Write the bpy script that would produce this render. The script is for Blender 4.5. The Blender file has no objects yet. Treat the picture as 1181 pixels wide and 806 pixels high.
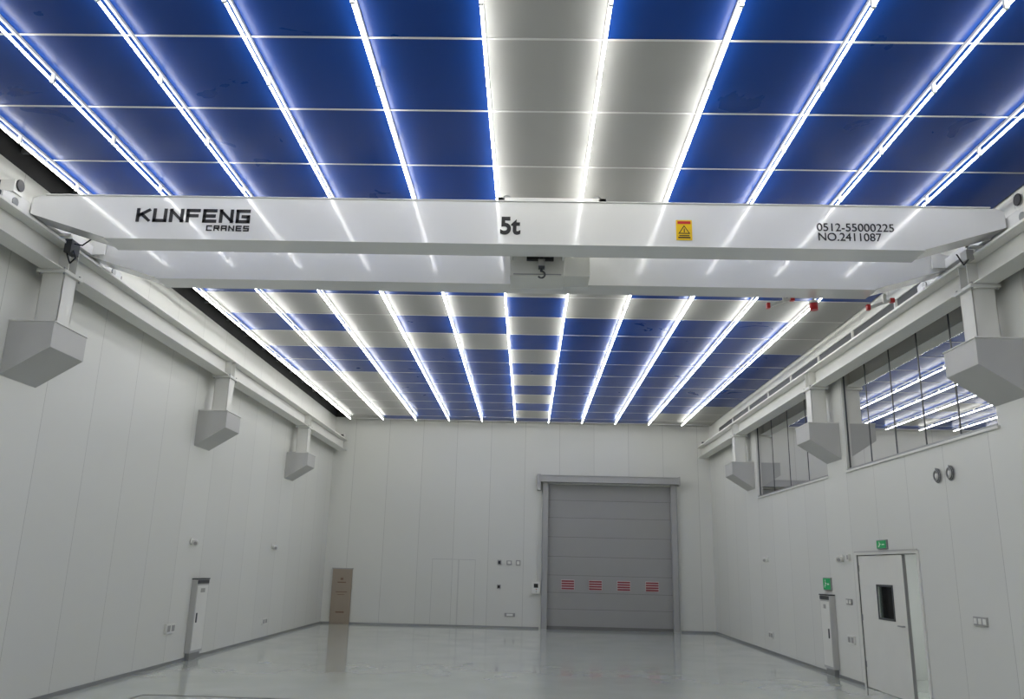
import bpy, math, random, bmesh
from mathutils import Vector, Matrix
random.seed(4)
scene=bpy.context.scene
COL=scene.collection
# ------------------------------------------------------------ materials
def newmat(name):
    m=bpy.data.materials.new(name); m.use_nodes=True
    return m,m.node_tree,m.node_tree.nodes['Principled BSDF']
def N(t,typ,**k):
    n=t.nodes.new(typ)
    for a,b in k.items(): setattr(n,a,b)
    return n
def math_(t,op,a,b=None):
    n=N(t,'ShaderNodeMath',operation=op)
    for i,v in enumerate((a,b)):
        if v is None: continue
        if hasattr(v,'is_linked'): t.links.new(v,n.inputs[i])
        else: n.inputs[i].default_value=v
    return n.outputs[0]
def mixc(t,fac,c1,c2):
    n=N(t,'ShaderNodeMix',data_type='RGBA')
    for s,v in ((n.inputs[0],fac),(n.inputs[6],c1),(n.inputs[7],c2)):
        if hasattr(v,'is_linked'): t.links.new(v,s)
        elif isinstance(v,(int,float)): s.default_value=v
        else: s.default_value=(*v,1)
    return n.outputs[2]
def pbr(name,col,rough=.5,metal=0,var=.06,scale=3.0,spec=.5,coat=0,bump=0):
    m,t,b=newmat(name)
    g=N(t,'ShaderNodeTexCoord'); no=N(t,'ShaderNodeTexNoise'); no.inputs['Scale'].default_value=scale
    no.inputs['Detail'].default_value=5
    t.links.new(g.outputs['Object'],no.inputs['Vector'])
    d=tuple(max(0,c*(1-var)) for c in col); l=tuple(min(1,c*(1+var)) for c in col)
    t.links.new(mixc(t,no.outputs[0],d,l),b.inputs['Base Color'])
    b.inputs['Roughness'].default_value=rough; b.inputs['Metallic'].default_value=metal
    b.inputs['Specular IOR Level'].default_value=spec; b.inputs['Coat Weight'].default_value=coat
    b.inputs['Coat Roughness'].default_value=.09
    return m
def wallmat(name,axis,spacing,off,col=(.69,.695,.655)):
    m,t,b=newmat(name)
    g=N(t,'ShaderNodeNewGeometry'); s=N(t,'ShaderNodeSeparateXYZ'); t.links.new(g.outputs['Position'],s.inputs[0])
    a=math_(t,'ADD',s.outputs[axis],off+100*spacing)
    fr=math_(t,'FRACT',math_(t,'DIVIDE',a,spacing))
    line=math_(t,'LESS_THAN',fr,.010/spacing)
    fl=math_(t,'FLOOR',math_(t,'DIVIDE',a,spacing))
    wn=N(t,'ShaderNodeTexWhiteNoise',noise_dimensions='1D'); t.links.new(fl,wn.inputs['W'])
    no=N(t,'ShaderNodeTexNoise'); no.inputs['Scale'].default_value=.8; t.links.new(g.outputs['Position'],no.inputs['Vector'])
    c1=mixc(t,wn.outputs[0],tuple(c*.97 for c in col),tuple(c*1.02 for c in col))
    c2=mixc(t,math_(t,'MULTIPLY',no.outputs[0],.10),c1,tuple(c*.78 for c in col))
    c3=mixc(t,math_(t,'MULTIPLY',line,.48),c2,(.24,.235,.22))
    t.links.new(c3,b.inputs['Base Color'])
    b.inputs['Roughness'].default_value=.38
    return m
M_wx=wallmat('wall_panel_back',0,1.02,.12)
M_wy=wallmat('wall_panel_side',1,1.10,.25)
M_white=pbr('crane_white_paint',(.80,.80,.78),.25,var=.02,coat=1.0)
M_steel=pbr('white_steel_paint',(.70,.70,.66),.35,var=.04)
M_clad=pbr('grey_cladding',(.47,.47,.455),.4,var=.04)
M_blk=pbr('black_plastic',(.012,.012,.013),.4)
M_dark=pbr('dark_grey_metal',(.06,.065,.07),.4,metal=.3)
M_plenum=pbr('plenum_dark',(.035,.035,.035),.8,var=.5,scale=2)
M_galv=pbr('galvanised_steel',(.33,.34,.34),.4,metal=.6)
M_door=pbr('roller_door_grey',(.335,.335,.325),.42,var=.03)
M_dseam=pbr('roller_door_seam',(.17,.17,.165),.5)
M_frame=pbr('door_frame_grey',(.40,.40,.395),.35,metal=.2)
M_red=pbr('red_plastic',(.55,.02,.02),.4)
M_dred=pbr('red_stripe',(.27,.05,.06),.5)
M_pale=pbr('pale_stripe',(.60,.53,.52),.5)
M_yel=pbr('yellow_label',(.85,.55,.0),.4)
M_wplas=pbr('white_plastic',(.74,.74,.70),.35,var=.02)
M_gplas=pbr('grey_plastic',(.35,.35,.34),.4)
M_beige=pbr('beige_board',(.33,.275,.215),.5,var=.08)
M_beiget=pbr('board_print',(.20,.12,.08),.5)
M_tbar=pbr('ceiling_tbar',(.62,.62,.60),.35)
M_lino=pbr('floor_line',(.12,.12,.11),.5)
M_desk=pbr('office_desk',(.5,.5,.47),.5)
M_off=pbr('office_wall',(.42,.45,.42),.7)
def emis(name,col,s,base=(.6,.6,.6)):
    m,t,b=newmat(name); b.inputs['Base Color'].default_value=(*base,1)
    b.inputs['Emission Color'].default_value=(*col,1); b.inputs['Emission Strength'].default_value=s
    return m
M_tube=emis('led_tube_glow',(1.0,.995,.975),22)
M_green=emis('exit_green',(.0,.25,.07),.35,(.01,.22,.07))
M_corr=emis('corridor_fill_glow',(.88,.94,1),34)  # fill glow for the added corridor panel
M_ofill=emis('office_fill_glow',(1,1,.97),10)  # fill glow for the added office panels
def film(name,col,rough,sm,spec,cellvar):
    m,t,b=newmat(name)
    g=N(t,'ShaderNodeNewGeometry'); no=N(t,'ShaderNodeTexNoise'); no.inputs['Scale'].default_value=1.8; no.inputs['Detail'].default_value=5
    no.inputs['Distortion'].default_value=.8
    t.links.new(g.outputs['Position'],no.inputs['Vector'])
    s=N(t,'ShaderNodeSeparateXYZ'); t.links.new(g.outputs['Position'],s.inputs[0])
    cx=math_(t,'FLOOR',math_(t,'DIVIDE',math_(t,'ADD',s.outputs[0],.42+9.65),.965))
    cy=math_(t,'FLOOR',math_(t,'DIVIDE',math_(t,'ADD',s.outputs[1],-5.84+11.05),1.105))
    wn=N(t,'ShaderNodeTexWhiteNoise',noise_dimensions='1D'); t.links.new(math_(t,'ADD',math_(t,'MULTIPLY',cx,37.0),cy),wn.inputs['W'])
    base=mixc(t,no.outputs[0],tuple(c*(1-sm) for c in col),tuple(min(1,c*(1+sm)) for c in col))
    t.links.new(mixc(t,math_(t,'MULTIPLY',wn.outputs[0],cellvar),base,tuple(c*.45 for c in col)),b.inputs['Base Color'])
    r=math_(t,'ADD',math_(t,'MULTIPLY',no.outputs[0],.14),rough-.07); t.links.new(r,b.inputs['Roughness'])
    b.inputs['Specular IOR Level'].default_value=spec
    bp=N(t,'ShaderNodeBump'); bp.inputs['Strength'].default_value=.06; bp.inputs['Distance'].default_value=.01
    t.links.new(no.outputs[0],bp.inputs['Height']); t.links.new(bp.outputs[0],b.inputs['Normal'])
    return m
M_blue=film('ceiling_blue_film',(.0055,.046,.245),.30,.07,.14,.32)
M_grey=film('ceiling_grey_panel',(.34,.34,.32),.42,.04,.3,.12)
# floor
M_floor,t,b=newmat('epoxy_floor')
g=N(t,'ShaderNodeNewGeometry'); no=N(t,'ShaderNodeTexNoise'); no.inputs['Scale'].default_value=.45; no.inputs['Detail'].default_value=7
t.links.new(g.outputs['Position'],no.inputs['Vector'])
t.links.new(mixc(t,no.outputs[0],(.50,.535,.48),(.57,.60,.545)),b.inputs['Base Color'])
n2=N(t,'ShaderNodeTexNoise'); n2.inputs['Scale'].default_value=1.3; n2.inputs['Detail'].default_value=5
t.links.new(g.outputs['Position'],n2.inputs['Vector'])
t.links.new(math_(t,'ADD',math_(t,'MULTIPLY',n2.outputs[0],.18),.06),b.inputs['Roughness'])
b.inputs['Coat Weight'].default_value=.5; b.inputs['Coat Roughness'].default_value=.07
# glass
M_glass=bpy.data.materials.new('window_glass'); M_glass.use_nodes=True; t=M_glass.node_tree; t.nodes.clear()
o=N(t,'ShaderNodeOutputMaterial'); mx=N(t,'ShaderNodeMixShader'); tr=N(t,'ShaderNodeBsdfTransparent'); gl=N(t,'ShaderNodeBsdfGlossy'); fr=N(t,'ShaderNodeFresnel')
fr.inputs[0].default_value=1.42; gl.inputs['Roughness'].default_value=.012; tr.inputs[0].default_value=(.76,.82,.79,1)
t.links.new(fr.outputs[0],mx.inputs[0]); t.links.new(tr.outputs[0],mx.inputs[1]); t.links.new(gl.outputs[0],mx.inputs[2]); t.links.new(mx.outputs[0],o.inputs[0])

# ------------------------------------------------------------ mesh builder
class MB:
    def __init__(s): s.v=[];s.f=[];s.m=[];s.mats=[];s.sm=[]
    def mi(s,m):
        if m not in s.mats: s.mats.append(m)
        return s.mats.index(m)
    def face(s,pts,m,smooth=False):
        i=len(s.v); s.v+=[tuple(p) for p in pts]; s.f.append(tuple(range(i,i+len(pts)))); s.m.append(s.mi(m)); s.sm.append(smooth)
    def box(s,x0,x1,y0,y1,z0,z1,m):
        i=len(s.v); s.v+=[(x0,y0,z0),(x1,y0,z0),(x1,y1,z0),(x0,y1,z0),(x0,y0,z1),(x1,y0,z1),(x1,y1,z1),(x0,y1,z1)]
        for f in ((0,3,2,1),(4,5,6,7),(0,1,5,4),(1,2,6,5),(2,3,7,6),(3,0,4,7)):
            s.f.append(tuple(i+k for k in f)); s.m.append(s.mi(m)); s.sm.append(False)
    def prism(s,prof,axis,a0,a1,m):
        def P(p,a): return {'y':(p[0],a,p[1]),'x':(a,p[0],p[1]),'z':(p[0],p[1],a)}[axis]
        n=len(prof); i=len(s.v)
        s.v+=[P(p,a0) for p in prof]+[P(p,a1) for p in prof]
        s.f.append(tuple(range(i,i+n))); s.f.append(tuple(range(i+2*n-1,i+n-1,-1)))
        for k in range(n): s.f.append((i+k,i+n+k,i+n+(k+1)%n,i+(k+1)%n))
        for _ in range(n+2): s.m.append(s.mi(m)); s.sm.append(False)
    def cyl(s,p0,p1,r,m,n=12,r1=None,smooth=True):
        r1=r if r1 is None else r1
        p0=Vector(p0);p1=Vector(p1);d=(p1-p0).normalized(); a=d.orthogonal().normalized(); b=d.cross(a)
        i=len(s.v)
        for p,rr in ((p0,r),(p1,r1)):
            for k in range(n):
                t=2*math.pi*k/n; s.v.append(tuple(p+rr*(math.cos(t)*a+math.sin(t)*b)))
        for k in range(n): s.f.append((i+k,i+(k+1)%n,i+n+(k+1)%n,i+n+k)); s.m.append(s.mi(m)); s.sm.append(smooth)
        s.f.append(tuple(range(i+n-1,i-1,-1))); s.f.append(tuple(range(i+n,i+2*n)))
        for _ in range(2): s.m.append(s.mi(m)); s.sm.append(False)
    def path(s,pts,r,m,n=8):
        for a,b in zip(pts[:-1],pts[1:]): s.cyl(a,b,r,m,n)
    def build(s,name,parent=None,bevel=0):
        me=bpy.data.meshes.new(name)
        v=[Vector(p) for p in s.v]
        lo=Vector([min(p[i] for p in v) for i in range(3)]); hi=Vector([max(p[i] for p in v) for i in range(3)])
        c=(lo+hi)/2
        me.from_pydata([tuple(p-c) for p in v],[],s.f)
        for m in s.mats: me.materials.append(m)
        for p,mi,sm in zip(me.polygons,s.m,s.sm): p.material_index=mi; p.use_smooth=sm
        bm=bmesh.new(); bm.from_mesh(me); bmesh.ops.recalc_face_normals(bm,faces=bm.faces); bm.to_mesh(me); bm.free()
        o=bpy.data.objects.new(name,me); COL.objects.link(o); o.location=c
        if parent: o.parent=parent; o.location=c-parent.location
        if bevel:
            md=o.modifiers.new('bevel','BEVEL'); md.width=bevel; md.segments=2; md.limit_method='ANGLE'
        return o
def empty(name,loc):
    e=bpy.data.objects.new(name,None); e.location=loc; e.empty_display_size=.2; COL.objects.link(e); return e

H=1.7
XL,XR,YB,YN=-5.85,5.35,24.5,-4.0
ZC=5.85; ZW=5.93; ZR=7.3
# ------------------------------------------------------------ shell
m=MB(); m.box(XL-.2,XR+.2,YN-.2,YB+.2,-.2,0,M_floor); m.build('floor')
m=MB(); m.box(XL-.2,XL,YN,YB,0,ZW,M_wy); m.box(XL-.2,XL,YN,YB,ZW,ZR,M_plenum); m.build('wall_left')
def gridwall(mb,axis,a0,a1,c0,c1,z1,holes,mat):
    A=sorted({a0,a1,*[h[0] for h in holes],*[h[1] for h in holes]}); Z=sorted({0,z1,*[h[2] for h in holes],*[h[3] for h in holes]})
    for i in range(len(A)-1):
        for k in range(len(Z)-1):
            am=(A[i]+A[i+1])/2; zm=(Z[k]+Z[k+1])/2
            if any(h[0]<am<h[1] and h[2]<zm<h[3] for h in holes): continue
            if axis=='x': mb.box(A[i],A[i+1],c0,c1,Z[k],Z[k+1],mat)
            else: mb.box(c0,c1,A[i],A[i+1],Z[k],Z[k+1],mat)
RD=(.55,4.18,0,4.06)
m=MB(); gridwall(m,'x',XL-.2,XR+.2,YB,YB+.2,ZW,[RD],M_wx); m.box(XL-.2,XR+.2,YB,YB+.2,ZW,ZR,M_plenum); m.build('wall_back')
WZ=(3.38,5.08)
WINS=[(9.42,14.0),(14.92,19.5),(3.6,8.62)]
DR=(11.74,13.88)
holes=[(a,b,*WZ) for a,b in WINS]+[(DR[0],DR[1],0,2.0)]
m=MB(); gridwall(m,'y',YN,YB,XR,XR+.2,ZW,holes,M_wy); m.box(XR,XR+.2,YN,YB,ZW,ZR,M_plenum); m.build('wall_right')
m=MB(); m.box(XL-.2,XR+.2,YN-.2,YN,0,ZR,M_wx); m.build('wall_front')
m=MB(); m.box(XL-.2,XR+.2,YN-.2,YB+.2,ZR,ZR+.2,M_plenum); m.build('roof')
for nm,bx in (('baseboard_left',(XL,XL+.012,YN,YB,0,.05)),('baseboard_back',(XL+.013,RD[0]-.2,YB-.012,YB,0,.05))):
    m=MB(); m.box(*bx,M_galv); m.build(nm)
m=MB(); m.box(XR-.012,XR,DR[1]+.06,YB-.013,0,.05,M_galv); m.box(XR-.012,XR,YN,DR[0]-.06,0,.05,M_galv); m.build('baseboard_right')
m=MB(); m.box(RD[1]+.2,XR-.013,YB-.012,YB,0,.05,M_galv); m.build('baseboard_back.001')

# ------------------------------------------------------------ ceiling
LX0,DXL=-.42,.965
RY0,DRY=5.84,1.105
CXL,CXR=-5.34,5.33
CYE=24.12
def row_cols(n,c):
    W='W';B='B'
    if n<=5:
        if c==0: return W
        if c==1: return W if 0<=n<=5 else B
        return B
    P={ # columns -6..5
     6:'WWWWWWBWWWWW',
     7:'BBBWBBWBBBBW',
     8:'WWWWWWBBBBBW',
     9:'BBBBBBWBBBBB',
     10:'WBBBBBBBBBBB',
     11:'WWWBBBWBBBBB',
     12:'WWWBBBBBBBBB',
     13:'WWWBBBWBBBBB',
     14:'WWWBBBBBBBBW',
     15:'WWWBBBWBBBWW',
     16:'WWBBBBBBBBWW',
     17:'WWBBBBWBBBWW'}
    return P[min(n,17)][c+6]
m=MB()
xs=[CXL]+[LX0+DXL*k for k in range(-5,6)]+[CXR]
ys=[];n=-8
while RY0+DRY*n<CYE:
    ys.append((n,max(YN,RY0+DRY*n),min(CYE,RY0+DRY*(n+1)))); n+=1
for n,y0,y1 in ys:
    if y1<=y0: continue
    for i in range(12):
        mt=M_blue if row_cols(n,i-6)=='B' else M_grey
        x0,x1=xs[i],xs[i+1]
        m.face([(x0,y0,ZC),(x0,y1,ZC),(x1,y1,ZC),(x1,y0,ZC)],mt)
m.face([(CXL,YN,ZC+.04),(CXR,YN,ZC+.04),(CXR,CYE,ZC+.04),(CXL,CYE,ZC+.04)],M_plenum)
m.build('ceiling')
m=MB()
for n,y0,y1 in ys: m.box(CXL,CXR,y0-.011,y0+.011,ZC-.005,ZC-.001,M_tbar)
m.box(CXL-.03,CXL+.02,YN,CYE,ZC-.02,ZC+.03,M_tbar)
m.box(CXL,CXR,CYE-.02,CYE+.03,ZC-.02,ZC+.03,M_tbar)
m.build('trim_1')
for k in range(-5,6):
    x=LX0+DXL*k; m=MB()
    m.box(x-.010,x+.010,YN+.1,23.75,ZC-.03,ZC-.002,M_tbar)
    y=RY0-DRY*8.5
    while y<23.7:
        ya=max(y,YN+.15); yb=min(y+DRY-.03,23.72)
        if yb>ya:
            m.cyl((x,ya,ZC-.098),(x,yb,ZC-.098),.011,M_tube,8)
            m.box(x-.015,x+.015,ya-.028,ya-.002,ZC-.113,ZC-.03,M_wplas)
        y+=DRY
    m.build('ceiling_light_strip')
m=MB()
for zz,xx in ((6.25,XL+.12),(6.9,XL+.12)):
    m.box(xx-.05,xx+.05,YN+.1,YB-.1,zz,zz+.07,M_galv)
y=YN+.3
while y<YB-1:
    m.cyl((XL+.12,y,6.28),(XL+.12,y+.55,6.92),.022,M_galv,6); m.cyl((XL+.12,y+.55,6.92),(XL+.12,y+1.1,6.28),.022,M_galv,6)
    m.box(XL,XL+.9,y,y+.05,6.12,6.18,M_galv)
    y+=1.1
m.build('roof_truss')
m=MB(); m.cyl((XL+.28,YN+.1,6.02),(XL+.28,YB-.1,6.02),.03,M_galv,8)
y=YN+1
while y<YB-.5:
    m.cyl((XL+.28,y,6.02),(XL+.28,y,7.3),.008,M_galv,6); y+=2.2
m.build('conduit_pipe')

# ------------------------------------------------------------ columns / corbels
def support(side,yc):
    m=MB(); w=XL if side<0 else XR; s=1 if side<0 else -1
    d=.52; y0,y1=yc,yc+.70
    prof=[(w+s*.002,4.22),(w+s*d,4.22),(w+s*d,3.93),(w+s*.002,3.60)]
    m.prism(prof,'y',y0,y1,M_clad)
    m.box(min(w+s*.002,w+s*(d+.01)),max(w+s*.002,w+s*(d+.01)),y0-.01,y1+.01,4.22,4.235,M_steel)
    bx=-5.56 if side<0 else 5.1
    pa,pb=sorted((bx-.13,bx+.13))
    m.box(pa,pb,y0+.20,y0+.215,4.235,4.86,M_steel); m.box(pa,pb,y0+.455,y0+.47,4.235,4.86,M_steel)
    m.box(bx-.01,bx+.01,y0+.215,y0+.455,4.235,4.86,M_steel)
    m.box(pa,pa+.012,y0+.2,y0+.47,4.235,4.86,M_steel) ; m.box(pb-.012,pb,y0+.2,y0+.47,4.235,4.86,M_steel)
    m.box(bx-.17,bx+.17,y0+.14,y0+.53,4.86,4.90,M_steel)
    for qx in (-.14,.14):
        for qy in (.17,.5): m.cyl((bx+qx,y0+qy,4.84),(bx+qx,y0+qy,4.93),.013,M_galv,6)
    m.build('support_column',bevel=.004)
for yc in (3.2,8.73,14.22,19.75): support(-1,yc); support(1,yc)
# ------------------------------------------------------------ runway beams
def runway(bx,wallx):
    m=MB(); z0,z1=4.90,5.20; hw=.13
    prof=[(bx-hw,z0),(bx+hw,z0),(bx+hw,z0+.014),(bx+.008,z0+.014),(bx+.008,z1-.014),(bx+hw,z1-.014),(bx+hw,z1),(bx-hw,z1),(bx-hw,z1-.014),(bx-.008,z1-.014),(bx-.008,z0+.014),(bx-hw,z0+.014)]
    m.prism(prof,'y',YN+.2,YB-.12,M_steel)
    m.box(bx-.03,bx+.03,YN+.2,YB-.25,z1,z1+.05,M_galv)
    m.box(bx-.06,bx+.06,YB-.3,YB-.14,z1,z1+.18,M_steel)
    m.box(bx-.04,bx+.04,YB-.36,YB-.3,z1+.08,z1+.15,M_blk)
    s=1 if wallx>bx else -1
    for yc in (3.2,8.73,14.22,19.75):
        for q in (.25,.42): m.box(bx-hw,bx+hw,yc+q,yc+q+.012,z0+.014,z1-.014,M_steel)
        a,b=sorted((bx+s*.1,wallx-s*.002)); m.box(a,b,yc+.28,yc+.40,z1-.06,z1-.02,M_steel)
    i=-s
    m.box(min(bx+i*.135,bx+i*.165),max(bx+i*.135,bx+i*.165),YN+.3,YB-.3,z1-.015,z1+.012,M_wplas)
    m.build('crane_runway_beam')
runway(-5.56,XL); runway(5.1,XR)

# ------------------------------------------------------------ crane
CR=empty('overhead_crane',(-.25,9.1,5.25))
GL,GR=-5.55,5.07; ZT,ZB,ZE=5.55,5.06,5.33
CL,CRx=-4.67,4.17
def girder(name,y0,y1):
    m=MB()
    prof=[(GL,ZT-.03),(GL+.1,ZT),(GR-.1,ZT),(GR,ZT-.03),(GR,ZE),(CRx,ZB),(CL,ZB),(GL,ZE)]
    m.prism(prof,'y',y0,y1,M_white)
    m.prism([(CL-.02,ZB-.012),(CRx+.02,ZB-.012),(CRx,ZB),(CL,ZB)],'y',y0-.015,y1+.015,M_white)
    m.box(GL+.15,GR-.15,y0-.02,y1+.02,ZT,ZT+.012,M_white)
    yr=(y0+y1)/2; m.box(GL+.3,GR-.3,yr-.02,yr+.02,ZT+.012,ZT+.042,M_galv)
    m.build(name,CR,bevel=.004)
girder('front_girder',8.30,8.63); girder('rear_girder',9.59,9.92)
def endtruck(name,bx,s):
    m=MB(); y0,y1=7.85,10.45
    m.prism([(y0,5.29),(y0,5.40),(y0+.22,5.46),(y1-.22,5.46),(y1,5.40),(y1,5.29)],'x',bx-.07,bx+.07,M_white)
    for yy in (y0+.2,y1-.22):
        m.cyl((bx-.04,yy,5.352),(bx+.04,yy,5.352),.10,M_dark,20)
        m.cyl((bx-.085,yy,5.352),(bx+.085,yy,5.352),.05,M_galv,14)
    m.box(bx-.05,bx+.05,y0-.06,y0,5.32,5.39,M_blk); m.box(bx-.05,bx+.05,y1,y1+.06,5.32,5.39,M_blk)
    yy=y0+.2
    m.box(bx-.07,bx+.09,yy-.08,yy+.08,5.44,5.58,M_wplas)
    m.cyl((bx-.09,yy-.0,5.54),(bx+.09,yy-.0,5.54),.06,M_gplas,16)
    m.cyl((bx-.11,yy,5.54),(bx-.09,yy,5.54),.066,M_blk,16)
    m.cyl((bx+.09,yy,5.54),(bx+.11,yy,5.54),.066,M_blk,16)
    i=s
    m.box(min(bx+i*.07,bx+i*.14),max(bx+i*.07,bx+i*.14),8.63,9.59,5.33,5.45,M_white)
    for yg in (8.66,9.55): a,b=sorted((bx,bx+i*.30)); m.box(a,b,yg-.008,yg+.008,5.33,5.50,M_white)
    m.build(name,CR,bevel=.006)
endtruck('left_end_truck',-5.64,1); endtruck('right_end_truck',5.17,-1)
# trolley / hoist
m=MB()
m.box(-.40,.80,8.42,8.52,5.60,5.66,M_white); m.box(-.40,.80,9.70,9.80,5.60,5.66,M_white)
m.box(-.40,-.32,8.42,9.80,5.60,5.66,M_white); m.box(.72,.80,8.42,9.80,5.60,5.66,M_white)
for xx in (-.3,.7):
    for yy in (8.465,9.755): m.cyl((xx,yy-.03,5.645),(xx,yy+.03,5.645),.052,M_galv,16)
m.build('trolley_frame',CR,bevel=.004)
m=MB()
m.box(-.26,.36,8.90,9.35,4.91,5.62,M_steel); m.box(.36,.66,8.94,9.32,4.93,5.60,M_steel)
m.box(-.07,.24,8.84,8.90,5.09,5.30,M_blk)
m.box(-.22,.33,8.89,8.902,4.925,4.94,M_galv)
m.box(-.26,-.23,8.7,8.9,5.10,5.62,M_white); m.box(.33,.36,8.7,8.9,5.10,5.62,M_white)
m.build('hoist_body',CR,bevel=.008)
m=MB(); hx=.10
for dx in (-.025,.025): m.cyl((hx+dx,8.80,5.0),(hx+dx,8.80,5.36),.005,M_dark,6)
m.cyl((hx-.04,8.80,5.03),(hx+.04,8.80,5.03),.05,M_gplas,20); m.box(hx-.035,hx+.035,8.77,8.83,4.965,5.05,M_dark)
m.cyl((hx,8.80,4.93),(hx,8.80,4.97),.016,M_dark,10)
pts=[Vector((hx+.04*math.cos(a),8.80,4.895+.04*math.sin(a))) for a in [math.radians(q) for q in range(95,-160,-20)]]
m.path(pts,.011,M_dark)
m.box(hx-.05,hx+.05,8.78,8.90,5.34,5.38,M_dark)
m.build('hook_block',CR)
m=MB()
m.cyl((3.57,10.02,5.10),(3.57,10.02,5.02),.012,M_galv,8); m.cyl((3.57,10.02,4.92),(3.57,10.02,5.01),.05,M_red,16); m.cyl((3.57,10.02,5.01),(3.57,10.02,5.04),.055,M_wplas,16)
m.box(3.54,3.60,9.92,10.03,5.09,5.12,M_galv); m.build('warning_beacon',CR)
m=MB()
for xx in (3.0,4.25):
    # angled arm with two red sensor heads
    m.prism([(xx,4.93),(xx+.26,5.03),(xx+.26,5.065),(xx,4.965)],'y',9.95,9.985,M_wplas)
    m.box(xx-.04,xx,9.94,9.995,4.915,4.985,M_red); m.box(xx+.26,xx+.31,9.94,9.995,5.02,5.075,M_red); m.box(xx+.16,xx+.20,9.92,9.96,5.0,5.12,M_wplas)
m.build('limit_sensor_arms',CR)
m=MB()
for xx,c in ((-4.55,M_yel),(-2.0,M_yel),(3.9,M_yel)): m.box(xx-.006,xx+.006,8.60,8.615,ZT,ZT+.10,c)
m.box(-5.41,-5.33,8.80,8.98,5.08,5.24,M_dark); m.box(-5.57,-5.40,8.86,8.92,5.30,5.33,M_steel); m.box(-5.41,-5.39,8.86,8.92,5.2,5.33,M_steel)
m.path([(-5.33,8.86,5.12),(-5.28,8.84,5.02),(-5.33,8.83,4.95),(-5.38,8.84,5.05),(-5.40,8.85,5.1)],.009,M_blk)
m.path([(-5.33,8.86,5.2),(-5.2,8.80,5.16),(-5.05,8.75,5.24),(-4.95,8.65,5.26)],.008,M_blk)
m.box(4.86,4.94,8.75,8.88,5.14,5.26,M_gplas); m.box(4.9,5.1,8.8,8.84,5.3,5.33,M_steel); m.box(4.9,4.92,8.8,8.84,5.2,5.33,M_steel)
m.path([(4.88,8.76,5.14),(4.80,8.72,5.06),(4.7,8.66,5.16)],.008,M_blk)
m.build('crane_wiring',CR)
def text(s,x0,x1,z0,z1,mat,name,bold=0):
    c=bpy.data.curves.new(name,'FONT'); c.body=s; c.size=1; c.extrude=.004; c.offset=bold
    c.materials.append(mat); o=bpy.data.objects.new(name,c); COL.objects.link(o)
    bpy.context.view_layer.update()
    bb=[Vector(q) for q in o.bound_box]; ax=min(q.x for q in bb); bx=max(q.x for q in bb); az=min(q.y for q in bb); bz=max(q.y for q in bb)
    sx=(x1-x0)/(bx-ax); sz=(z1-z0)/(bz-az)
    o.scale=(sx,sz,1); o.rotation_euler=(math.pi/2,0,0); o.parent=CR
    o.location=Vector((x0-ax*sx,8.296,z0-az*sz))-CR.location
    return o
GLY={'K':[[(0,0),(0,1)],[(.12,.48),(1,1)],[(.35,.58),(1,0)]],'U':[[(0,1),(0,0),(1,0),(1,1)]],'N':[[(0,0),(0,1),(1,0),(1,1)]],
 'F':[[(0,0),(0,1),(1,1)],[(0,.5),(.85,.5)]],'E':[[(1,1),(0,1),(0,0),(1,0)],[(0,.5),(.9,.5)]],'G':[[(1,1),(0,1),(0,0),(1,0),(1,.48),(.5,.48)]],
 'C':[[(1,1),(0,1),(0,0),(1,0)]],'R':[[(0,0),(0,1),(1,1),(1,.5),(0,.5)],[(.5,.5),(1,0)]],'A':[[(0,0),(0,1),(1,1),(1,0)],[(0,.45),(1,.45)]],
 'S':[[(1,1),(0,1),(0,.5),(1,.5),(1,0),(0,0)]]}
def strokes(s,x0,x1,z0,z1,th,gap,name):
    m=MB(); n=len(s); w=(x1-x0-gap*(n-1))/n
    for i,ch in enumerate(s):
        cx=x0+i*(w+gap)+th/2; cw=w-th; ch_=z1-z0-th
        for li,pl in enumerate(GLY[ch]):
            P=[Vector((cx+a*cw,0,z0+th/2+b*ch_)) for a,b in pl]
            for a,b in zip(P[:-1],P[1:]):
                d=(b-a).normalized(); nn=Vector((-d.z,0,d.x))*th/2; a2=a-d*th*.48; b2=b+d*th*.48
                q=[a2-nn,b2-nn,b2+nn,a2+nn]; q=[(v.x,min(max(v.z,z0),z1)) for v in q]
                m.prism(q,'y',8.293,8.299,M_blk)
    m.build(name,CR)
strokes('KUNFENG',-4.36,-3.10,5.25,5.41,.036,.028,'logo_letters')
strokes('CRANES',-3.57,-3.10,5.155,5.22,.014,.018,'logo_small_letters')
text('5t',-.36,-.14,5.165,5.37,M_blk,'load_marking',.03)
text('0512-55000225',3.05,3.87,5.26,5.35,M_blk,'phone_marking',.0)
text('NO.2411087',3.06,3.73,5.15,5.24,M_blk,'number_marking',.0)
m=MB(); m.box(1.54,1.71,8.290,8.299,5.13,5.36,M_yel)
m.face([(1.56,8.288,5.20),(1.69,8.288,5.20),(1.625,8.288,5.30)],M_blk); m.face([(1.578,8.286,5.21),(1.672,8.286,5.21),(1.625,8.286,5.282)],M_yel)
m.box(1.62,1.63,8.284,8.286,5.215,5.26,M_blk)
m.box(1.555,1.695,8.287,8.290,5.315,5.345,M_red); m.box(1.56,1.69,8.287,8.290,5.15,5.165,M_blk); m.box(1.57,1.68,8.287,8.290,5.175,5.185,M_blk)
m.build('warning_label',CR)

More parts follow.
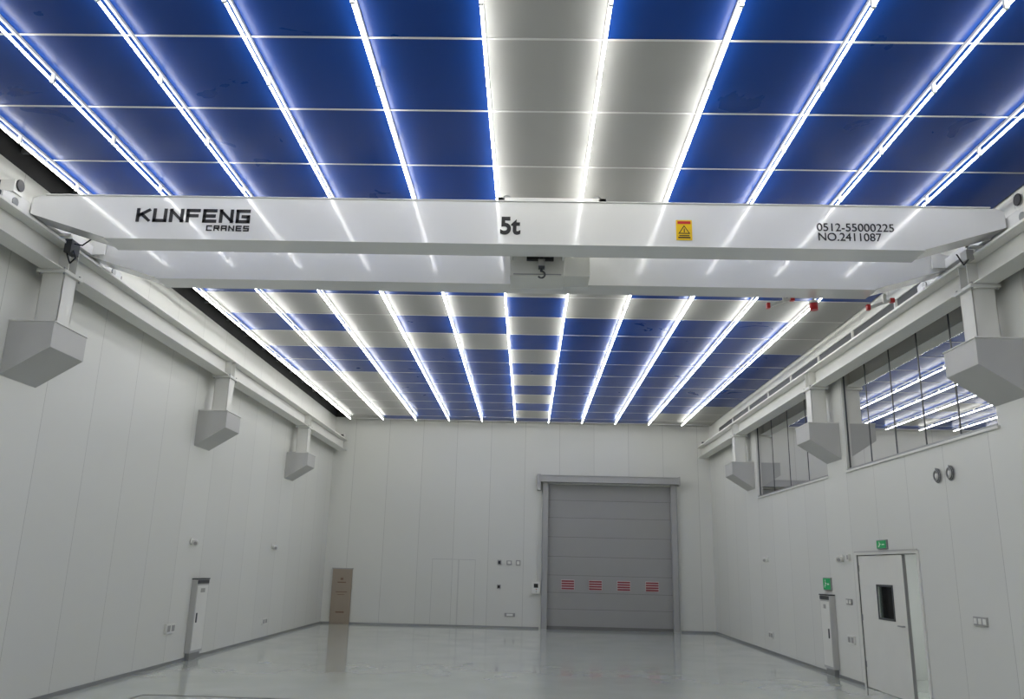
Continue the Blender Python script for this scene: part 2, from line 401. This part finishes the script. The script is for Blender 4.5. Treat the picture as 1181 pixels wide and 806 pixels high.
# ------------------------------------------------------------ roller door
RDm=empty('roller_door',(2.36,YB,0))
m=MB(); secs=[0,.55,1.0,1.48,2.0,2.55,3.1,3.6,4.06]
for a,b in zip(secs[:-1],secs[1:]):
    m.box(RD[0]+.002,RD[1]-.002,YB+.05,YB+.09,a+.005,b-.005,M_door); m.box(RD[0]+.002,RD[1]-.002,YB+.058,YB+.085,a-.005 if a else 0,a+.005,M_dseam)
m.box(RD[0],RD[1],YB+.035,YB+.09,.0,.09,M_dseam)
m.build('curtain',RDm)
m=MB()
for x0 in (.98,1.77,2.58,3.39):
    m.box(x0,x0+.38,YB+.035,YB+.05,1.08,1.36,M_pale)
    for i in range(4): m.box(x0+.01,x0+.37,YB+.03,YB+.035,1.092+i*.068,1.092+i*.068+.046,M_dred)
m.build('vision_strips',RDm)
m=MB()
m.box(RD[0]-.14,RD[0]+.03,YB-.12,YB-.002,0,4.10,M_frame); m.box(RD[1]-.03,RD[1]+.14,YB-.12,YB-.002,0,4.10,M_frame)
for xx in (RD[0]-.14,RD[1]+.12): m.box(xx,xx+.02,YB-.14,YB-.12,0,4.10,M_galv)
m.build('guide_rails',RDm,bevel=.005)
m=MB(); m.box(RD[0]-.20,RD[1]+.18,YB-.30,YB-.002,4.10,4.28,M_frame); m.box(RD[0]-.30,RD[0]-.20,YB-.32,YB-.002,3.86,4.32,M_frame); m.box(RD[0]-.30,RD[1]+.20,YB-.32,YB-.002,4.28,4.30,M_clad)
m.box(RD[1]+.18,RD[1]+.22,YB-.32,YB-.002,4.07,4.32,M_frame); m.build('header_box',RDm,bevel=.006)
def seamdoor(x0,x1,z1):
    m=MB()
    m.box(x0,x1,YB-.006,YB-.001,.05,z1,M_wx)
    for a,b,c,d in ((x0-.010,x0,.05,z1),(x1,x1+.010,.05,z1),(x0-.010,x1+.010,z1,z1+.012)): m.box(a,b,YB-.005,YB-.001,c,d,M_clad)
    m.build('access_panel')
seamdoor(-2.73,-1.99,1.84); seamdoor(-1.96,-1.50,1.84)
def bx_item(name,x,z,w,h,d,mat,face=None):
    m=MB(); m.box(x-w/2,x+w/2,YB-d,YB-.001,z-h/2,z+h/2,mat)
    if face: m.box(x-w*.3,x+w*.3,YB-d-.006,YB-d,z-h*.3,z+h*.3,face)
    m.build(name,bevel=.004)
bx_item('wall_switch',-.80,1.79,.11,.14,.03,M_gplas,M_blk); bx_item('wall_switch',-.52,1.79,.15,.12,.03,M_gplas,M_wplas); bx_item('wall_switch',-.26,1.79,.13,.15,.03,M_gplas,M_wplas)
bx_item('wall_switch',-.80,1.12,.11,.12,.03,M_gplas,M_blk)
bx_item('power_outlet',-.47,.36,.30,.10,.02,M_gplas,M_wplas)
m=MB(); m.box(.14,.38,YB-.16,YB-.001,.96,1.28,M_wplas); m.box(.20,.32,YB-.166,YB-.16,1.12,1.23,M_blk)
for q in (1.0,1.04,1.08): m.cyl((.27,YB-.17,q),(.27,YB-.16,q),.014,M_red if q>1.05 else M_gplas,10)
m.cyl((.27,YB-.05,1.28),(.27,YB-.05,2.4),.008,M_wplas,8); m.build('door_control_box',bevel=.005)
m=MB(); m.box(-5.58,-5.02,YB-.08,YB-.02,0.0,1.52,M_beige); m.box(-5.60,-5.00,YB-.085,YB-.015,1.5,1.53,M_gplas)
for x0,x1,z0,z1 in ((-5.42,-5.18,1.12,1.15),(-5.34,-5.26,1.20,1.26),(-5.45,-5.13,.86,.88),(-5.40,-5.2,.79,.805),(-5.42,-5.18,.3,.34)):
    m.box(x0,x1,YB-.084,YB-.08,z0,z1,M_beiget)
m.build('notice_board')
# ------------------------------------------------------------ side-wall items
def side_item(name,side,y,z,w,h,d,mat,face=None,n=1):
    W=XL if side<0 else XR; s=1 if side<0 else -1; m=MB()
    a,b=sorted((W+s*.001,W+s*d)); m.box(a,b,y-w/2,y+w/2,z-h/2,z+h/2,mat)
    if face:
        a,b=sorted((W+s*d,W+s*(d+.005)))
        for i in range(n):
            c=y-w/2+w*(i+.5)/n; m.box(a,b,c-w/n*.33,c+w/n*.33,z-h*.32,z+h*.32,face)
    m.build(name,bevel=.003)
side_item('power_outlet',-1,14.1,.58,.34,.15,.04,M_wplas,M_gplas,2)
side_item('power_outlet',-1,19.2,.38,.34,.13,.03,M_wplas,M_gplas,2)
side_item('power_outlet',1,10.27,1.2,.30,.10,.02,M_gplas,M_wplas,3)
side_item('power_outlet',1,14.35,1.26,.24,.09,.02,M_gplas,M_wplas,2)
side_item('power_outlet',1,19.0,.38,.30,.13,.03,M_wplas,M_gplas,2)
side_item('power_outlet',1,14.35,.66,.28,.13,.03,M_wplas,M_gplas,2)
def cabinet(side,y0,y1,z0,z1):
    W=XL if side<0 else XR; s=1 if side<0 else -1; m=MB()
    def B(d0,d1,a,b,c,d,mt): q=sorted((W+s*d0,W+s*d1)); m.box(q[0],q[1],a,b,c,d,mt)
    B(.001,.10,y0,y1,z0,z1,M_clad); B(.10,.106,y0+.03,y1-.03,z0+.04,z1-.1,M_wplas)
    B(.10,.110,y0+.02,y1-.02,z1-.07,z1-.01,M_dark); B(.001,.11,y0-.01,y1+.01,z1,z1+.02,M_dark)
    B(.106,.118,y0+.08,y0+.12,z0+.5,z0+.66,M_dark)
    B(.106,.109,y0+.18,y1-.18,z1-.22,z1-.15,M_gplas); B(.001,.08,y0+.05,y1-.05,0.0,z0,M_galv)
    m.build('equipment_cabinet',bevel=.004)
cabinet(-1,14.85,15.40,.12,1.34); cabinet(1,15.02,15.50,.12,1.33)
def cam(side,y,z):
    W=XL if side<0 else XR; s=1 if side<0 else -1; m=MB()
    m.cyl((W+s*.001,y,z),(W+s*.03,y,z),.06,M_wplas,16); m.cyl((W+s*.03,y,z),(W+s*.08,y,z-.01),.03,M_wplas,12)
    m.cyl((W+s*.06,y+.05,z-.01),(W+s*.10,y-.06,z-.03),.05,M_wplas,16); m.cyl((W+s*.10,y-.06,z-.03),(W+s*.103,y-.066,z-.031),.03,M_gplas,16)
    m.build('security_camera')
cam(-1,14.6,1.98); cam(-1,19.3,2.0); cam(1,19.0,1.98); cam(1,14.5,1.96)
side_item('wall_sensor',1,14.2,1.97,.07,.11,.04,M_wplas,M_gplas)
for y in (10.92,10.58):
    m=MB()
    for k in range(5):
        r=.092-.006*k; xo=XR-.012-.006*k
        pts=[(xo,y+r*math.cos(a),2.97+r*math.sin(a)) for a in [2*math.pi*i/20 for i in range(21)]]
        m.path(pts,.006,M_dark if k%2 else M_gplas,6)
    m.cyl((XR,y,2.97),(XR-.04,y,2.97),.03,M_wplas,12); m.cyl((XR-.03,y,2.97),(XR-.03,y,3.07),.008,M_galv,6)
    m.build('cable_coil')
def exitsign(y0,y1,z0,z1):
    m=MB(); m.box(XR-.03,XR-.001,y0-.012,y1+.012,z0-.012,z1+.012,M_galv); m.box(XR-.036,XR-.03,y0,y1,z0,z1,M_green)
    w=y1-y0;h=z1-z0
    m.box(XR-.038,XR-.036,y0+w*.62,y0+w*.70,z0+h*.3,z0+h*.7,M_wplas); m.cyl((XR-.038,y0+w*.67,z0+h*.8),(XR-.036,y0+w*.67,z0+h*.8),h*.08,M_wplas,10)
    m.box(XR-.038,XR-.036,y0+w*.72,y0+w*.80,z0+h*.15,z0+h*.38,M_wplas); m.box(XR-.038,XR-.036,y0+w*.5,y0+w*.6,z0+h*.5,z0+h*.58,M_wplas)
    m.box(XR-.038,XR-.036,y0+w*.12,y0+w*.4,z0+h*.42,z0+h*.55,M_wplas)
    m.build('exit_sign')
exitsign(12.67,12.99,2.09,2.20); exitsign(15.12,15.46,1.43,1.62)
# ------------------------------------------------------------ right door
D=empty('door_1',(XR,12.8,0)); y0,y1=DR
m=MB()
m.box(XR-.02,XR+.2,y0-.05,y0,0,2.04,M_steel); m.box(XR-.02,XR+.2,y1,y1+.05,0,2.04,M_steel); m.box(XR-.02,XR+.2,y0,y1,2.0,2.04,M_steel)
m.box(XR-.03,XR-.02,y0-.05,y1+.05,2.04,2.06,M_clad)
m.box(XR-.005,XR+.003,y1-.006,y1+.001,0,2.0,M_dark)
m.build('door_frame',D)
ys_=12.26
m=MB()
for a,b,c,d in ((ys_,y1-.008,.01,1.07),(ys_,y1-.008,1.54,1.99),(ys_,12.66,1.07,1.54),(13.20,y1-.008,1.07,1.54)): m.box(XR+.005,XR+.05,a,b,c,d,M_steel)
for a,b,c,d in ((12.64,12.67,1.05,1.56),(13.19,13.22,1.05,1.56),(12.64,13.22,1.05,1.08),(12.64,13.22,1.53,1.56)): m.box(XR-.005,XR+.005,a,b,c,d,M_dark)
m.box(XR+.02,XR+.03,12.66,13.20,1.07,1.54,M_glass)
m.box(XR+.003,XR+.052,ys_-.008,ys_,.01,1.99,M_gplas)
m.cyl((XR-.04,ys_+.09,1.0),(XR+.005,ys_+.09,1.0),.012,M_galv,8); m.cyl((XR-.04,ys_+.09,1.0),(XR-.04,ys_+.22,1.0),.011,M_galv,8)
for q in (.3,1.0,1.75): m.box(XR-.003,XR+.005,y1-.04,y1-.008,q,q+.09,M_galv)
m.build('door_leaf',D,bevel=.002)
a,b=10.6,15.0
m=MB(); m.box(XR+.2,XR+2.6,a,b,-.2,0,M_floor); m.build('floor_corridor')
m=MB(); m.box(XR+.2,XR+2.6,a,b,2.6,2.7,M_steel); m.build('ceiling_corridor')
m=MB(); m.box(XR+2.6,XR+2.7,a,b,0,2.6,M_steel); m.build('wall_corridor_east')
m=MB(); m.box(XR+.2,XR+2.6,b,b+.1,0,2.6,M_steel); m.build('wall_corridor_north')
m=MB(); m.box(XR+.2,XR+2.6,a-.1,a,0,2.6,M_steel); m.build('wall_corridor_south')
m=MB(); m.box(XR+1.1,XR+1.7,12.6,13.2,2.56,2.599,M_wplas); m.box(XR+1.13,XR+1.67,12.63,13.17,2.555,2.56,M_corr); m.build('corridor_fill_panel')  # added fill light, unseen; brightens the corridor behind the door gap
# ------------------------------------------------------------ windows
for i,(a,b) in enumerate(WINS):
    W=empty('window_%d'%(i+1),(XR,(a+b)/2,4.2)); m=MB(); z0,z1=WZ
    m.box(XR-.01,XR+.1,a,b,z0,z0+.03,M_galv); m.box(XR+.02,XR+.1,a,b,z1-.05,z1,M_dark)
    m.box(XR+.04,XR+.1,a,a+.025,z0,z1,M_dark); m.box(XR+.04,XR+.1,b-.025,b,z0,z1,M_dark)
    n=5 if i!=1 else 4
    for k in range(1,n):
        y=a+(b-a)*k/n; m.box(XR+.045,XR+.065,y-.013,y+.013,z0+.03,z1-.05,M_dark)
    m.box(XR-.03,XR+.0,a-.04,b+.04,z0-.03,z0,M_steel)
    m.build('window_frame',W)
    m=MB(); m.face([(XR+.05,a,z0+.01),(XR+.05,b,z0+.01),(XR+.05,b,z1-.01),(XR+.05,a,z1-.01)],M_glass); m.build('glass_pane',W)
m=MB(); y=5.0
while y<22:
    m.box(XR-.02,XR-.002,y+.05,y+1.6,5.27,5.60,M_dark); m.box(XR-.03,XR-.002,y-.0,y+.05,5.24,5.63,M_steel); y+=1.65
m.box(XR-.035,XR-.002,5.0,22.2,5.60,5.64,M_steel); m.box(XR-.035,XR-.002,5.0,22.2,5.23,5.27,M_steel); m.box(XR-.026,XR-.002,5,22,5.42,5.43,M_steel)
m.build('clerestory_strip')  # clerestory windows, built as opaque dark panels with mullions
x0,x1=XR+.2,XR+3.6
for nm,bb in (('wall_office_east',(x1,x1+.1,3.2,20,2.9,5.9)),('floor_office',(x0,x1,3.2,20,2.8,2.9)),('ceiling_office',(x0,x1,3.2,20,5.8,5.9)),('wall_office_south',(x0,x1,3.1,3.2,2.9,5.9)),('wall_office_north',(x0,x1,20,20.1,2.9,5.9))):
    m=MB(); m.box(*bb,M_off); m.build(nm)
m=MB()
for y in (6.5,11.5,16.5): m.box(XR+1.6,XR+1.9,y-.6,y+.6,5.76,5.80,M_wplas); m.box(XR+1.62,XR+1.88,y-.58,y+.58,5.75,5.76,M_ofill)  # added fill panels, brighten the office seen through the glass
m.build('office_fill_panels')
m=MB()
for y in [4+1.6*i for i in range(10)]: m.box(x1-.06,x1-.002,y,y+.06,2.9,5.8,M_dark)
m.box(x1-.05,x1-.002,3.25,19.9,4.9,4.96,M_dark); m.build('office_partition_frame')
for y in (16.0,17.6,19.0,11.0):
    m=MB(); m.box(XR+.45,XR+1.1,y-.6,y+.6,3.50,3.54,M_desk)
    for sx in (.48,1.02):
        for sy in (-.56,.52): m.box(XR+sx,XR+sx+.04,y+sy,y+sy+.04,2.9,3.5,M_desk)
    m.build('office_desk')
    m=MB(); m.box(XR+.7,XR+.72,y-.25,y+.25,3.62,3.92,M_dark); m.box(XR+.69,XR+.74,y-.03,y+.03,3.56,3.66,M_gplas); m.box(XR+.64,XR+.8,y-.1,y+.1,3.54,3.56,M_gplas); m.build('computer_monitor')
m=MB(); zz=.003
m.box(-4.9,-.6,11.18,11.215,0.0,zz,M_lino); m.box(-4.9,-4.865,9.0,11.18,0,zz,M_lino); m.box(-.635,-.6,9.0,11.18,0,zz,M_lino)
m.build('floor_channel_cover')

# ------------------------------------------------------------ world & camera
w=bpy.data.worlds.new('world'); scene.world=w; w.use_nodes=True; w.node_tree.nodes['Background'].inputs[0].default_value=(.05,.06,.07,1); w.node_tree.nodes['Background'].inputs[1].default_value=.5
F=950.0; p=math.radians(14.72); psi=math.radians(1.376); r=math.radians(1.4)
Fd=Vector((-math.sin(psi),math.cos(psi),0)); R=Vector((math.cos(psi),math.sin(psi),0)); Z=Vector((0,0,1))
fw=math.cos(p)*Fd+math.sin(p)*Z; U0=-math.sin(p)*Fd+math.cos(p)*Z
cr=math.cos(r)*R+math.sin(r)*U0; cu=-math.sin(r)*R+math.cos(r)*U0
c=bpy.data.cameras.new('camera'); c.sensor_width=36; c.lens=F/1181*36; c.clip_end=200
co=bpy.data.objects.new('camera',c); COL.objects.link(co); scene.camera=co
M=Matrix((cr,cu,-fw)).transposed().to_4x4(); M.translation=Vector((0,0,H)); co.matrix_world=M
scene.view_settings.view_transform='Standard'; scene.view_settings.look='None'
scene.view_settings.exposure=0
